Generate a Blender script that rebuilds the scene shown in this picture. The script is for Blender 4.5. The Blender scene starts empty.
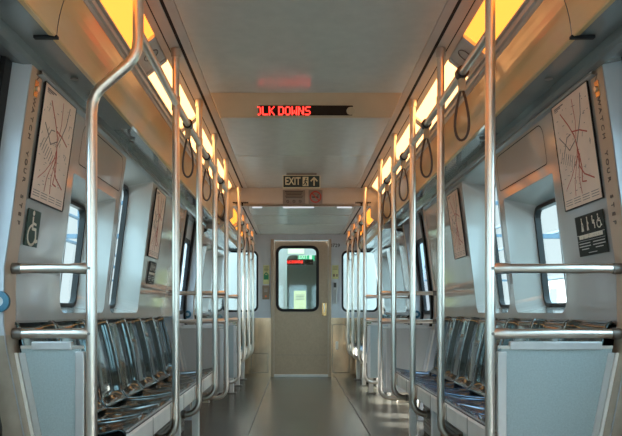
import bpy, bmesh, math, random
from mathutils import Vector, Matrix
random.seed(7)
SC = bpy.context.scene
COL = SC.collection
PI = math.pi

# ------------------------------------------------------------------ materials
def mat(name, col, rough=0.5, metal=0.0, coat=0.0, var=0.0, vscale=6.0, bump=0.0, bscale=30.0, spec=0.5, stretch=None):
    m = bpy.data.materials.new(name); m.use_nodes = True
    nt = m.node_tree; N = nt.nodes; L = nt.links
    b = N['Principled BSDF']
    b.inputs['Base Color'].default_value = (*col, 1)
    b.inputs['Roughness'].default_value = rough
    b.inputs['Metallic'].default_value = metal
    b.inputs['Coat Weight'].default_value = coat
    b.inputs['Coat Roughness'].default_value = 0.08
    b.inputs['Specular IOR Level'].default_value = spec
    if var or bump:
        tc = N.new('ShaderNodeTexCoord'); mp = N.new('ShaderNodeMapping')
        L.new(tc.outputs['Object'], mp.inputs['Vector'])
        if stretch: mp.inputs['Scale'].default_value = stretch
    if var:
        n = N.new('ShaderNodeTexNoise'); n.inputs['Scale'].default_value = vscale; n.inputs['Detail'].default_value = 5
        L.new(mp.outputs[0], n.inputs['Vector'])
        r = N.new('ShaderNodeValToRGB')
        r.color_ramp.elements[0].position = 0.3; r.color_ramp.elements[1].position = 0.7
        r.color_ramp.elements[0].color = (*[max(0, c * (1 - var)) for c in col], 1)
        r.color_ramp.elements[1].color = (*[min(1, c * (1 + var)) for c in col], 1)
        L.new(n.outputs['Fac'], r.inputs['Fac']); L.new(r.outputs['Color'], b.inputs['Base Color'])
    if bump:
        n2 = N.new('ShaderNodeTexNoise'); n2.inputs['Scale'].default_value = bscale; n2.inputs['Detail'].default_value = 3
        L.new(mp.outputs[0], n2.inputs['Vector'])
        bp = N.new('ShaderNodeBump'); bp.inputs['Strength'].default_value = bump; bp.inputs['Distance'].default_value = 0.01
        L.new(n2.outputs['Fac'], bp.inputs['Height']); L.new(bp.outputs['Normal'], b.inputs['Normal'])
    return m

def emis(name, col, st):
    m = bpy.data.materials.new(name); m.use_nodes = True
    nt = m.node_tree; nt.nodes.clear()
    e = nt.nodes.new('ShaderNodeEmission'); o = nt.nodes.new('ShaderNodeOutputMaterial')
    e.inputs['Color'].default_value = (*col, 1); e.inputs['Strength'].default_value = st
    nt.links.new(e.outputs[0], o.inputs['Surface'])
    return m

def glass(name, tint, gloss=0.08):
    m = bpy.data.materials.new(name); m.use_nodes = True
    nt = m.node_tree; nt.nodes.clear(); N = nt.nodes; L = nt.links
    t = N.new('ShaderNodeBsdfTransparent'); t.inputs['Color'].default_value = (*tint, 1)
    g = N.new('ShaderNodeBsdfGlossy'); g.inputs['Roughness'].default_value = 0.03
    lw = N.new('ShaderNodeLayerWeight'); lw.inputs['Blend'].default_value = 0.5
    pw = N.new('ShaderNodeMath'); pw.operation = 'POWER'; pw.inputs[1].default_value = 4.0
    ma = N.new('ShaderNodeMath'); ma.operation = 'MULTIPLY_ADD'; ma.inputs[1].default_value = .6; ma.inputs[2].default_value = .04
    mx = N.new('ShaderNodeMixShader'); o = N.new('ShaderNodeOutputMaterial')
    L.new(lw.outputs['Facing'], pw.inputs[0]); L.new(pw.outputs[0], ma.inputs[0])
    L.new(ma.outputs[0], mx.inputs[0]); L.new(t.outputs[0], mx.inputs[1]); L.new(g.outputs[0], mx.inputs[2])
    L.new(mx.outputs[0], o.inputs['Surface'])
    return m

M = {}
M['wall'] = mat('moulded_grey', (.42, .41, .385), .13, coat=.8, var=.05, vscale=2.5, bump=.07, bscale=4)
M['pillar'] = mat('pillar_grey', (.55, .58, .60), .33, var=.05, vscale=4)
M['strip'] = mat('strip_grey', (.50, .37, .26), .35, var=.06, vscale=8)  # tan tint stands in for warm light reflected by the strip
M['soffit'] = mat('soffit_grey', (.22, .235, .225), .16, coat=.6, var=.06, vscale=3, bump=.06, bscale=4)
M['kick'] = mat('pillar_kick_panel', (.40, .33, .25), .38, metal=.3, var=.08, vscale=20)
M['ceiling'] = mat('ceiling_panel', (.66, .635, .55), .22, var=.04, vscale=14, bump=.03, bscale=120)
M['ceiling_edge'] = mat('ceiling_edge_panel', (.55, .53, .48), .4, var=.04, vscale=8)
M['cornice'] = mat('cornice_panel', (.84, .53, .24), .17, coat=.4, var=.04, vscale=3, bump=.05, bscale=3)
M['header'] = mat('header_panel', (.56, .42, .27), .42, var=.05, vscale=8)
M['bulkhead'] = mat('bulkhead_panel', (.52, .48, .42), .42, var=.05, vscale=8)
M['black'] = mat('black_rubber', (.010, .009, .009), .45, spec=.25)
M['shadowgap'] = mat('dark_gap', (.01, .01, .01), .9)
M['floor'] = mat('floor_vinyl', (.115, .108, .085), .24, var=.38, vscale=3.6, bump=.05, bscale=60, spec=.5)
M['seam'] = mat('floor_seam', (.03, .03, .028), .6)
M['steel'] = mat('brushed_steel', (.80, .72, .62), .32, metal=1.0, bump=.02, bscale=40, stretch=(1, 1, .1))
M['fitting'] = mat('cast_fitting', (.70, .64, .56), .30, metal=1.0)
M['collar'] = mat('dark_collar', (.22, .19, .16), .4, metal=.6)
M['alu'] = mat('aluminium_trim', (.62, .61, .58), .36, metal=.55, var=.04, vscale=12)
M['panel'] = mat('laminate_panel', (.37, .44, .43), .42, var=.10, vscale=160)
M['panel2'] = mat('laminate_panel_warm', (.46, .47, .45), .42, var=.08, vscale=160)
M['seat'] = mat('polished_seat', (.075, .115, .12), .07, metal=.7, coat=.6, bump=.04, bscale=4)
M['seatpan_blue'] = mat('polished_blue_seat_pan', (.04, .11, .22), .09, metal=.55, coat=.6, bump=.02, bscale=3)
M['seatpan'] = mat('polished_dark_seat_pan', (.035, .062, .066), .09, metal=.55, coat=.6, bump=.02, bscale=3)
M['seatback'] = mat('bench_back', (.02, .022, .025), .5)
M['blueshell'] = mat('blue_shell', (.08, .30, .62), .22, coat=.4)
M['rail'] = mat('bench_rail_metal', (.88, .85, .78), .34, metal=.15, var=.07, vscale=9)
M['heater'] = mat('heater_cover', (.30, .28, .25), .4, metal=.6)
M['stain'] = mat('stainless_door', (.38, .28, .185), .36, metal=.25, var=.07, vscale=40)
M['stainpanel'] = mat('stainless_kick', (.78, .56, .37), .14, metal=.85, var=.2, vscale=9, bump=.05, bscale=6, stretch=(1, 1, .3))
M['endwall'] = mat('end_wall_grey', (.54, .57, .60), .38, var=.05, vscale=5)
M['frame'] = mat('window_frame_grey', (.55, .57, .60), .35)
M['glass'] = glass('clear_glass', (.90, .96, .97))
M['glass_dark'] = glass('tinted_glass', (.80, .84, .92))
M['glass_end'] = glass('end_glass', (.72, .80, .76))
M['teal'] = mat('teal_plastic', (.006, .10, .15), .35)
M['greyplastic'] = mat('grey_plastic', (.45, .44, .42), .4)
M['brass'] = mat('brass_latch', (.70, .42, .18), .25, metal=1)
M['ink'] = mat('dark_ink', (.03, .028, .026), .6)
M['fadedink'] = mat('faded_ink', (.13, .105, .09), .6)
M['paper'] = mat('map_paper', (.86, .70, .57), .45, coat=.0, var=.06, vscale=9)
M['redline'] = mat('map_red', (.52, .09, .05), .5)
M['greyline'] = mat('map_grey', (.20, .16, .14), .5)
M['signdark'] = mat('sign_dark_green', (.016, .022, .018), .5, spec=.2)
M['signgreen'] = mat('sign_green', (.045, .085, .07), .5, spec=.2)
M['signwhite'] = mat('sign_cream', (.78, .74, .62), .5)
M['exitcream'] = mat('exit_cream', (.72, .68, .46), .5)
M['exitdark'] = mat('exit_dark', (.01, .028, .026), .35)
M['noticegrey'] = mat('notice_grey', (.26, .245, .22), .5)
M['nosmoke'] = mat('prohibition_red', (.50, .05, .04), .5)
M['strap'] = mat('strap_brown', (.075, .045, .03), .45)
M['strapcollar'] = mat('strap_collar', (.50, .38, .24), .45)
M['clamp'] = mat('clamp_black', (.01, .01, .01), .3)
M['led'] = emis('led_red', (1, .03, .02), 2.2)
M['ledback'] = mat('led_window', (.03, .018, .012), .25)
M['lamp_near'] = emis('lamp_amber', (1.35, .355, .05), 1.0)
M['lamp'] = emis('lamp_warm', (2.2, .98, .34), 1.0)
M['lamp_far'] = emis('lamp_amber_far', (1.15, .33, .045), 1.0)
M['lamp_back'] = emis('lamp_warm_bright', (2.2, 1.0, .36), 1.2)
M['striplamp'] = emis('strip_lamp_white', (.9, .95, 1), .35)  # glow painted in for a bright reflection, no lamp here
M['yellownote'] = mat('yellow_notice', (.62, .60, .28), .5)
M['green'] = mat('safety_green', (.03, .30, .13), .5)
M['orangelight'] = mat('orange_button', (.85, .16, .04), .4)
M['brownbox'] = mat('intercom_brown', (.25, .18, .12), .4, metal=.3)
M['nextwall'] = mat('next_car_grey', (.36, .35, .33), .4)
M['nextdoor'] = mat('next_car_door', (.36, .38, .35), .4)
M['gravel'] = mat('ballast', (.30, .29, .27), .9, var=.3, vscale=20)
M['pale'] = mat('pale_building', (.22, .235, .23), .8, var=.05)
M['hazeblue'] = mat('painted_beam', (.06, .10, .14), .6)
M['greenery'] = mat('far_hedge', (.08, .14, .10), .9, var=.3, vscale=4)
M['exitgreen'] = emis('exit_sign_green', (.05, .55, .28), .9)
M['exitwhite'] = emis('exit_sign_white', (.8, 1, .85), 1.0)

# ------------------------------------------------------------------ mesh builder
class MB:
    def __init__(self): self.bm = bmesh.new(); self.F = Matrix.Identity(4)
    def frame(self, o, r, u):
        o, r, u = Vector(o), Vector(r).normalized(), Vector(u).normalized(); n = r.cross(u)
        self.F = Matrix(((r.x, u.x, n.x, o.x), (r.y, u.y, n.y, o.y), (r.z, u.z, n.z, o.z), (0, 0, 0, 1))); return self
    def v(self, p): return self.bm.verts.new(self.F @ Vector(p))
    def face(self, pts):
        try: return self.bm.faces.new([self.v(p) for p in pts])
        except ValueError: return None
    def box(self, c, s, rot=None):
        R = rot or Matrix.Identity(3); c = Vector(c); vs = []
        for x in (-.5, .5):
            for y in (-.5, .5):
                for z in (-.5, .5):
                    vs.append(self.v(c + R @ Vector((x * s[0], y * s[1], z * s[2]))))
        for f in ((0, 1, 3, 2), (4, 6, 7, 5), (0, 4, 5, 1), (2, 3, 7, 6), (0, 2, 6, 4), (1, 5, 7, 3)):
            self.bm.faces.new([vs[i] for i in f])
        return self
    def span(self, a, b): 
        a, b = Vector(a), Vector(b); d = b - a
        return self.box((a + b) / 2, (abs(d.x), abs(d.y), abs(d.z)))
    def tube(self, path, r, n=14, closed=False, cap=True):
        P = [Vector(p) for p in path]; k = len(P); rings = []
        up = None
        for i, p in enumerate(P):
            a = P[(i - 1) % k] if (closed or i > 0) else p
            b = P[(i + 1) % k] if (closed or i < k - 1) else p
            t = (b - a).normalized()
            if up is None:
                up = Vector((0, 0, 1)) if abs(t.z) < .9 else Vector((0, 1, 0))
            x = up.cross(t)
            if x.length < 1e-5: x = Vector((1, 0, 0)).cross(t)
            x.normalize(); y = t.cross(x); up = y
            rr = r[i] if isinstance(r, (list, tuple)) else r
            rings.append([self.v(p + x * rr * math.cos(2 * PI * j / n) + y * rr * math.sin(2 * PI * j / n)) for j in range(n)])
        m = k if closed else k - 1
        for i in range(m):
            A, B = rings[i], rings[(i + 1) % k]
            for j in range(n):
                f = self.bm.faces.new((A[j], A[(j + 1) % n], B[(j + 1) % n], B[j])); f.smooth = True
        if cap and not closed:
            self.bm.faces.new(rings[0][::-1]); self.bm.faces.new(rings[-1])
        return self
    def prism(self, poly, axis, a, b):
        """poly of 2D points; axis 'x','y','z' extruded from a to b"""
        def q(p, t):
            return {'x': (t, p[0], p[1]), 'y': (p[0], t, p[1]), 'z': (p[0], p[1], t)}[axis]
        A = [self.v(q(p, a)) for p in poly]; B = [self.v(q(p, b)) for p in poly]; n = len(poly)
        self.bm.faces.new(A[::-1]); self.bm.faces.new(B)
        for i in range(n): self.bm.faces.new((A[i], A[(i + 1) % n], B[(i + 1) % n], B[i]))
        return self
    def sheet(self, prof, a, b, axis='y', steps=1):
        """open profile (x,z) swept along y from a to b"""
        rows = []
        for k in range(steps + 1):
            t = a + (b - a) * k / steps
            rows.append([self.v((p[0], t, p[1])) for p in prof])
        for k in range(steps):
            for i in range(len(prof) - 1):
                self.bm.faces.new((rows[k][i], rows[k][i + 1], rows[k + 1][i + 1], rows[k + 1][i]))
        return self
    def disc(self, c, r, n=20, t=.001, r2=None):
        """disc/annulus in the frame's plane, thickness t"""
        c = Vector(c)
        if r2 is None:
            self.prism([(c.x + r * math.cos(2 * PI * i / n), c.y + r * math.sin(2 * PI * i / n)) for i in range(n)], 'z', c.z, c.z + t)
        else:
            o = [(c.x + r * math.cos(2 * PI * i / n), c.y + r * math.sin(2 * PI * i / n)) for i in range(n)]
            q = [(c.x + r2 * math.cos(2 * PI * i / n), c.y + r2 * math.sin(2 * PI * i / n)) for i in range(n)]
            for i in range(n):
                j = (i + 1) % n
                self.prism([o[i], o[j], q[j], q[i]], 'z', c.z, c.z + t)
        return self
    def stroke(self, pts, w, z=0, t=.001):
        for a, b in zip(pts, pts[1:]):
            d = Vector((b[0] - a[0], b[1] - a[1])); 
            if d.length < 1e-6: continue
            n = Vector((-d.y, d.x)).normalized() * w / 2; e = d.normalized() * w * .3
            A = Vector(a) - e; B = Vector(b) + e
            self.prism([A + n, A - n, B - n, B + n], 'z', z, z + t)
        return self
    def loops(self, La, Lb, smooth=False):
        """bridge two equal closed loops of 3D points"""
        A = [self.v(p) for p in La]; B = [self.v(p) for p in Lb]; n = len(A)
        for i in range(n):
            f = self.bm.faces.new((A[i], A[(i + 1) % n], B[(i + 1) % n], B[i])); f.smooth = smooth
        return self
    def build(self, name, material, parent=None, smooth=None, bevel=0, solid=0):
        bm = self.bm
        bmesh.ops.remove_doubles(bm, verts=bm.verts, dist=1e-5)
        bmesh.ops.recalc_face_normals(bm, faces=bm.faces)
        for e in bm.edges:
            if len(e.link_faces) == 2 and e.calc_face_angle(0) > .7: e.smooth = False
        off = Vector((0, 0, 0))
        if parent is not None:
            off = Vector(parent.get('_org', (0, 0, 0)))
        bmesh.ops.translate(bm, verts=bm.verts, vec=-off)
        me = bpy.data.meshes.new(name); bm.to_mesh(me); bm.free()
        if smooth:
            me.shade_smooth() if hasattr(me, 'shade_smooth') else None
            for p in me.polygons: p.use_smooth = True
        me.materials.append(material)
        o = bpy.data.objects.new(name, me); COL.objects.link(o)
        if parent is not None:
            o.parent = parent; o['_org'] = tuple(off)
        if solid:
            sm = o.modifiers.new('thick', 'SOLIDIFY'); sm.thickness = solid; sm.offset = 0
        if bevel:
            bv = o.modifiers.new('bevel', 'BEVEL'); bv.width = bevel; bv.segments = 2; bv.limit_method = 'ANGLE'
        return o

def thing(name, label, cat, loc, group=None):
    o = bpy.data.objects.new(name, None); COL.objects.link(o); o.location = loc
    o.empty_display_size = .05
    o['_org'] = tuple(loc); o['label'] = label; o['category'] = cat
    if group: o['group'] = group
    return o
def tag(o, label, cat, group=None):
    o['label'] = label; o['category'] = cat
    if group: o['group'] = group
    return o
def struct(o): o['kind'] = 'structure'; return o
def dup(root, loc, rotz=0, label=None):
    r = root.copy(); COL.objects.link(r); r.location = loc; r.rotation_euler = (0, 0, rotz)
    if label: r['label'] = label
    for ch in list(root.children):
        c = ch.copy(); COL.objects.link(c); c.parent = r
        for g in list(ch.children):
            d = g.copy(); COL.objects.link(d); d.parent = c
    return r

_tmp = []
def text_into(mb, body, size, center=(0, 0), z=0, t=.001, sx=1.0, bold=0.0, rot=0.0):
    """add lettering (built-in font) into mb in its current frame, centred"""
    cu = bpy.data.curves.new('lettering', 'FONT'); cu.body = body; cu.size = size; cu.align_x = 'CENTER'; cu.align_y = 'CENTER'
    cu.extrude = t / 2; cu.offset = bold; cu.resolution_u = 3
    ob = bpy.data.objects.new('lettering', cu); COL.objects.link(ob)
    bpy.context.view_layer.update()
    dg = bpy.context.evaluated_depsgraph_get()
    me = bpy.data.meshes.new_from_object(ob.evaluated_get(dg))
    cr, sr = math.cos(rot), math.sin(rot)
    vs = []
    for v in me.vertices:
        x, y = v.co.x * sx, v.co.y
        vs.append(mb.v((center[0] + x * cr - y * sr, center[1] + x * sr + y * cr, z + v.co.z + t / 2)))
    for p in me.polygons:
        try: mb.bm.faces.new([vs[i] for i in p.vertices])
        except ValueError: pass
    bpy.data.objects.remove(ob); bpy.data.curves.remove(cu); bpy.data.meshes.remove(me)
    return mb

# ------------------------------------------------------------------ body profile
PROF = [(0, 1.03), (.2, 1.065), (.5, 1.12), (.85, 1.19), (.95, 1.203), (1.16, 1.20), (1.35, 1.172), (1.65, 1.135), (2.0, 1.085), (2.2, 1.06)]
def XX(s, h):
    for (a, xa), (b, xb) in zip(PROF, PROF[1:]):
        if h <= b: return xa + (xb - xa) * (h - a) / (b - a) + .016 * s
    return PROF[-1][1] + .016 * s
def dXW(h): return (XX(1, h + .05) - XX(1, h - .05)) / .1
def wframe(mb, s, y, h, off=.004):
    return mb.frame((s * (XX(s, h) - off), y, h), (0, -s, 0), (s * dXW(h), 0, 1))
def rrect(a, b, c, d, r, n=5):
    """rounded rectangle loop in 2D a..b x c..d (CCW); r may be (bl,br,tr,tl)"""
    if not isinstance(r, (tuple, list)): r = (r,) * 4
    out = []
    for (cx, cy, q, rr) in ((a + r[0], c + r[0], PI, r[0]), (b - r[1], c + r[1], 1.5 * PI, r[1]), (b - r[2], d - r[2], 0, r[2]), (a + r[3], d - r[3], .5 * PI, r[3])):
        for i in range(n + 1):
            t = q + .5 * PI * i / n
            out.append((cx + rr * math.cos(t), cy + rr * math.sin(t)))
    return out
def panel_holes(name, outer, holes, mp, material, cuts=(), parent=None):
    """2D polygon with holes, cut at heights, mapped to 3D by mp(u,v)"""
    bm = bmesh.new(); edges = []
    for loop in [outer] + holes:
        vs = [bm.verts.new((p[0], p[1], 0)) for p in loop]
        edges += [bm.edges.new((vs[i], vs[(i + 1) % len(vs)])) for i in range(len(vs))]
    bmesh.ops.triangle_fill(bm, use_beauty=True, use_dissolve=False, edges=edges)
    for c in cuts:
        bmesh.ops.bisect_plane(bm, geom=bm.verts[:] + bm.edges[:] + bm.faces[:], plane_co=(0, c, 0), plane_no=(0, 1, 0))
    for v in bm.verts: v.co = Vector(mp(v.co.x, v.co.y))
    mb = MB(); mb.bm.free(); mb.bm = bm
    return mb.build(name, material, parent)
HCUT = [1.0, 1.1, 1.16, 1.25, 1.35, 1.45, 1.55, 1.65, 1.75, 1.85, 1.95]

BACK = -2.2       # closing wall behind the camera
END = 10.7
CEIL = 2.38; CEILF = 2.175; HDR = 7.85
P1, P2, P3 = 2.75, 6.36, 7.77

# ------------------------------------------------------------------ floor / ceiling / shell
fl = struct(MB().span((-1.32, BACK, -.06), (1.32, END + .02, 0)).build('floor', M['floor']))
for x in (-.45, .53):
    MB().span((x - .004, BACK, 0), (x + .004, END, .0012)).build('floor_seam', M['seam'], fl)
struct(MB().span((-1.34, BACK - .02, 2.46), (1.34, END + .06, 2.52)).build('roof', M['soffit']))
# centre ceiling panels, with fine joints
ce = MB()
for a, b in ((BACK, 1.9), (1.906, 4.436), (4.444, 6.23), (6.246, HDR)):
    ce.span((-.61, a, CEIL), (.61, b, CEIL + .03))
struct(ce.build('ceiling', M['ceiling'], bevel=.002))
cf = MB()
for a, b in ((HDR, 8.6), (8.625, 9.5), (9.53, END)):
    cf.span((-.61, a, CEILF), (.61, b, CEILF + .03))
struct(cf.build('ceiling_lower', M['ceiling'], bevel=.002))
for s, nm in ((-1, 'left'), (1, 'right')):
    S = lambda pts: [(s * x, z) for x, z in pts]
    e = MB()
    for a, b, c in ((BACK, HDR, CEIL), (HDR, END, CEILF)):
        e.span((s * .612, a, c), (s * .659, b, c + .03)); e.span((s * .676, a, c), (s * .732, b, c + .03)); e.span((s * .738, a, c), (s * .775, b, c + .03))
    struct(e.build('ceiling_edge_' + nm, M['ceiling_edge'], bevel=.002))
    g = MB()
    for a, b, c in ((BACK, HDR, CEIL), (HDR, END, CEILF)):
        g.span((s * .60, a, c + .032), (s * .775, b, c + .05)); g.span((s * .658, a, c + .002), (s * .677, b, c + .04)); g.span((s * .731, a, c + .002), (s * .739, b, c + .04))
    struct(g.build('ceiling_gap_' + nm, M['shadowgap']))
    # lamp trough behind the lip, lip rails, cornice, soffit
    t = MB()
    for a, b, dz in ((BACK, HDR, 0), (HDR, END, -.205)):
        t.sheet(S([(.775, CEIL + dz + .03), (.93, 2.30 + dz), (.93, 2.20 + dz)]), a, b)
    struct(t.build('ceiling_trough_' + nm, M['ceiling_edge']))
    t = MB()
    for a, b, dz, zb in ((BACK, HDR, 0, 1.975), (HDR, END, -.16, 1.93)):
        t.prism(S([(.848, 2.226 + dz), (.862, 2.226 + dz), (.862, 2.206 + dz), (.854, 2.206 + dz), (.852, 2.188 + dz), (.864, 2.184 + dz), (.866, 2.165 + dz), (.885, 2.160 + dz), (.93, 2.21 + dz), (.93, 2.235 + dz), (.848, 2.235 + dz)]), 'y', a, b)
    struct(t.build('trim_1' if s < 0 else 'trim_2', M['ceiling_edge']))
    t = MB()
    for a, b, dz, zb in ((BACK, 2.497, 0, 1.975), (2.503, HDR, 0, 1.975), (HDR, END, -.16, 1.93)):
        prof = []
        z0, z1 = 2.165 + dz, zb
        for i in range(9):
            u = i / 8
            prof.append((.868 + .052 * u - .010 * math.sin(PI * u) * -1, z0 + (z1 - z0) * u))
        t.sheet(S(prof + [(.925, z1 - .004), (.945, z1)]), a, b)
    struct(t.build('cornice_' + nm, M['cornice'], smooth=False))
    t = MB()
    for a, b, z1 in ((BACK, HDR, 1.978), (HDR, END, 1.932)):
        t.sheet(S([(.935, z1), (1.06, z1 + .004), (1.06, z1 - .03), (1.075, z1 - .04), (1.11, z1 - .04), (1.33, z1 + .004), (1.33, 2.47)]), a, b)
    struct(t.build('soffit_' + nm, M['soffit']))
    t = MB().span((s * .915, 2.49, 1.966), (s * 1.0, 2.51, 1.976)); struct(t.build('trim_3' if s < 0 else 'trim_4', M['shadowgap']))
    # ledge rails running along the top of the window panels
    t = MB()
    for a, b in ((2.74, 6.36), (7.76, END)):
        zt = 1.935 if a < 7 else 1.89
        t.sheet([(s * (XX(s, zt) + .0), zt + .006), (s * (XX(s, zt) - .018), zt), (s * (XX(s, zt) - .020), zt - .012), (s * (XX(s, zt - .02) + .0), zt - .02)], a, b)
    struct(t.build('trim_5' if s < 0 else 'trim_6', M['wall']))
    # round lock caps on the soffit
    for i, y in enumerate((2.95, 4.0, 5.2, 6.0, 7.0)):
        mb = MB().frame((s * 1.0, y, 1.974), (1, 0, 0), (0, -1, 0)); mb.disc((0, 0, 0), .016, 16, .004)
        tag(mb.build('soffit_lock', M['collar']), 'round dark lock cap in the %s window soffit, %s from the near end' % (nm, ('first', 'second', 'third', 'fourth', 'fifth')[i]), 'lock', 'soffit locks')

# sloping header with the scrolling display, and the bulkhead over the doors
hd = MB()
A = [(-.61, 4.44, CEIL + .002), (.61, 4.44, CEIL + .002), (.61, 5.02, CEIL + .002), (-.61, 5.02, CEIL + .002)]
B = [(-.557, 4.56, 2.256), (.557, 4.56, 2.256), (.559, 4.59, 2.260), (-.559, 4.59, 2.260)]
va = [hd.v(p) for p in A]; vb = [hd.v(p) for p in B]
hd.bm.faces.new(va); hd.bm.faces.new(vb[::-1])
for i in range(4): hd.bm.faces.new((va[i], vb[i], vb[(i + 1) % 4], va[(i + 1) % 4]))
struct(hd.build('ceiling_header', M['header'], bevel=.004))
bk = MB().prism([(-.775, CEILF), (.775, CEILF), (.775, 2.46), (-.775, 2.46)], 'y', HDR, HDR + .05)
for s in (-1, 1): bk.prism([(s * .775, 2.06), (s * .93, 1.93), (s * 1.33, 1.93), (s * 1.33, 2.46), (s * .775, 2.46)], 'y', HDR, HDR + .05)
struct(bk.build('bulkhead_beam', M['bulkhead']))

# ------------------------------------------------------------------ side walls
WINN = [0]
def window(s, y0, y1, h0, h1, desc, slope_far=.06, mirror=False):
    """recessed window: frame reveal, gasket, glass; opening is y0..y1 x h0..h1 in the wall sheet"""
    WINN[0] += 1
    a, b = (y0 + .02, y1 - slope_far)
    if mirror: a, b = (y0 + slope_far, y1 - .02)
    n = 6
    outer = rrect(y0, y1, h0, h1, (.07, .07, .012, .012), n)
    inner = rrect(a, b, h0 + .035, h1 - .06, .07, n)
    d = .155
    mp = lambda p, dd: (s * (XX(s, p[1]) + dd), p[0], p[1])
    root = struct(MB().loops([mp(p, 0) for p in outer], [mp(p, d) for p in inner]).build('window_%d' % WINN[0], M['wall']))
    g1 = rrect(a + .0, b - .0, h0 + .035, h1 - .06, .07, n); g2 = rrect(a + .019, b - .019, h0 + .054, h1 - .079, .055, n)
    mb = MB(); mb.loops([mp(p, d - .012) for p in g1], [mp(p, d - .012) for p in g2]); mb.loops([mp(p, d - .012) for p in g2], [mp(p, d + .02) for p in g2]); mb.loops([mp(p, d - .012) for p in g1], [mp(p, d + .003) for p in g1])
    mb.build('gasket', M['black'], root)
    mb = MB()
    c = rrect(a + .02, b - .02, h0 + .055, h1 - .08, .05, n)
    k = len(c)
    # glass as rows following the wall
    hs = [h0 + .055 + (h1 - h0 - .135) * i / 6 for i in range(7)]
    for i in range(6):
        mb.face([mp((a + .02, hs[i]), d + .008), mp((b - .02, hs[i]), d + .008), mp((b - .02, hs[i + 1]), d + .008), mp((a + .02, hs[i + 1]), d + .008)])
    mb.build('glass', M['glass'], root)
    return outer

def wallseg(s, nm, y0, y1, wins, top=1.985):
    holes = []
    for w in wins: holes.append(window(s, *w[:4], 'x', **(w[4] if len(w) > 4 else {})))
    outer = [(y0, .955), (y1, .955), (y1, top), (y0, top)]
    o = panel_holes(nm, outer, holes, lambda y, h: (s * XX(s, h), y, h), M['wall'], HCUT)
    struct(o)
    mb = MB().sheet([(s * XX(s, .955), .955), (s * (XX(s, .955) + .004), .945), (s * 1.285, .945)], y0, y1)
    struct(mb.build('trim_%d' % (20 + WINN[0]), M['wall']))
    return o
for s, nm in ((-1, 'left'), (1, 'right')):
    wallseg(s, 'wall_' + nm, 2.78, 6.42, [(3.32, 4.10, .985, 1.65), (4.20, 4.98, .985, 1.92)])
    wallseg(s, 'wall_%s_beyond_doors' % nm, 7.70, END, [(8.15, 8.95, .985, 1.80), (9.25, 10.05, .985, 1.80)])
    wallseg(s, 'wall_%s_behind' % nm, BACK, 1.38, [(-1.3, -.35, .985, 1.85), (-.1, .85, .985, 1.85)])
    # outer skin below the panels, behind the seats
    mb = MB()
    for a, b in ((BACK, 1.40), (2.70, 6.48), (7.64, END)):
        mb.sheet([(s * 1.285, 0), (s * 1.285, .96)], a, b)
        mb.span((s * 1.29, a, 0), (s * 1.31, b, .96))
    struct(mb.build('wall_%s_lower' % nm, M['panel2']))
    # door pillars
    hs = [0, .1, .2, .3, .4, .5, .6, .7, .8, .85, .9, .95, 1.05, 1.16, 1.25, 1.35, 1.5, 1.65, 1.8, 1.985]
    for a, b in ((1.38, 1.48), (2.68, 2.80), (6.40, 6.49), (7.63, 7.715)):
        mb = MB(); mb.prism([(s * XX(s, h), h) for h in hs] + [(s * 1.335, 1.985), (s * 1.335, 0)], 'y', a, b)
        o = struct(mb.build('pillar_' + nm, M['pillar']))
        mb = MB().sheet([(s * (XX(s, h) - .0025), h) for h in hs if h > .89], a + .006, b - .006)
        mb.build('pillar_strip', M['strip'], o)
        mb = MB().sheet([(s * (XX(s, h) - .003), h) for h in hs if h < .91], a + .001, b - .001)
        mb.build('pillar_kick', M['kick'], o)
        if a in (2.68, 7.63):
            mb = MB(); mb.prism([(s * (XX(s, h) + .002), h) for h in hs if h < .91] + [(s * 1.33, .90), (s * 1.33, 0)], 'y', a - .003, a - .0005)
            mb.build('pillar_kick', M['kick'], o)

# sliding side doors
DN = [0]
def side_door(s, y0, y1):
    DN[0] += 1
    mid = (y0 + y1) / 2
    root = None
    mp0 = lambda y, h: (s * (XX(s, max(h, .55)) + .10), y, h)
    for a, b in ((y0, mid - .004), (mid + .004, y1)):
        hole = rrect(a + .10, b - .10, .98, 1.74, .06, 5)
        o = panel_holes('door_%d' % DN[0] if root is None else 'door_leaf', [(a, .01), (b, .01), (b, 1.985), (a, 1.985)], [hole], mp0, M['stain'] if False else M['pillar'], [.55, .85, .95] + HCUT, root)
        if root is None: root = struct(o)
        g1 = rrect(a + .085, b - .085, .965, 1.755, .07, 5); g2 = rrect(a + .125, b - .125, 1.005, 1.715, .045, 5)
        f = lambda p, d: (s * (XX(s, max(p[1], .55)) + .10 - d), p[0], p[1])
        mb = MB().loops([f(p, .008) for p in g1], [f(p, .008) for p in g2]); mb.loops([f(p, .008) for p in g1], [f(p, -.005) for p in g1]); mb.loops([f(p, .008) for p in g2], [f(p, -.02) for p in g2])
        mb.build('gasket', M['black'], root)
        mb = MB(); hh = [.985 + .75 * i / 6 for i in range(7)]
        for i in range(6): mb.face([f((a + .105, hh[i]), -.004), f((b - .105, hh[i]), -.004), f((b - .105, hh[i + 1]), -.004), f((a + .105, hh[i + 1]), -.004)])
        mb.build('glass', M['glass_dark'], root)
    # rubber edges: centre and both jambs
    for yc, w in ((mid, .03), (y0 + .02, .04), (y1 - .02, .04)):
        mb = MB().prism([(s * (XX(s, max(h, .55)) + .074), h) for h in (.01, .55, .85, .95, 1.16, 1.35, 1.65, 1.985)] + [(s * (XX(s, max(h, .55)) + .096), h) for h in (1.985, 1.65, 1.35, 1.16, .95, .85, .55, .01)], 'y', yc - w, yc + w)
        mb.build('rubber_edge', M['black'], root)
for s in (-1, 1):
    side_door(s, 1.48, 2.68); side_door(s, 6.49, 7.63)

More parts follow.
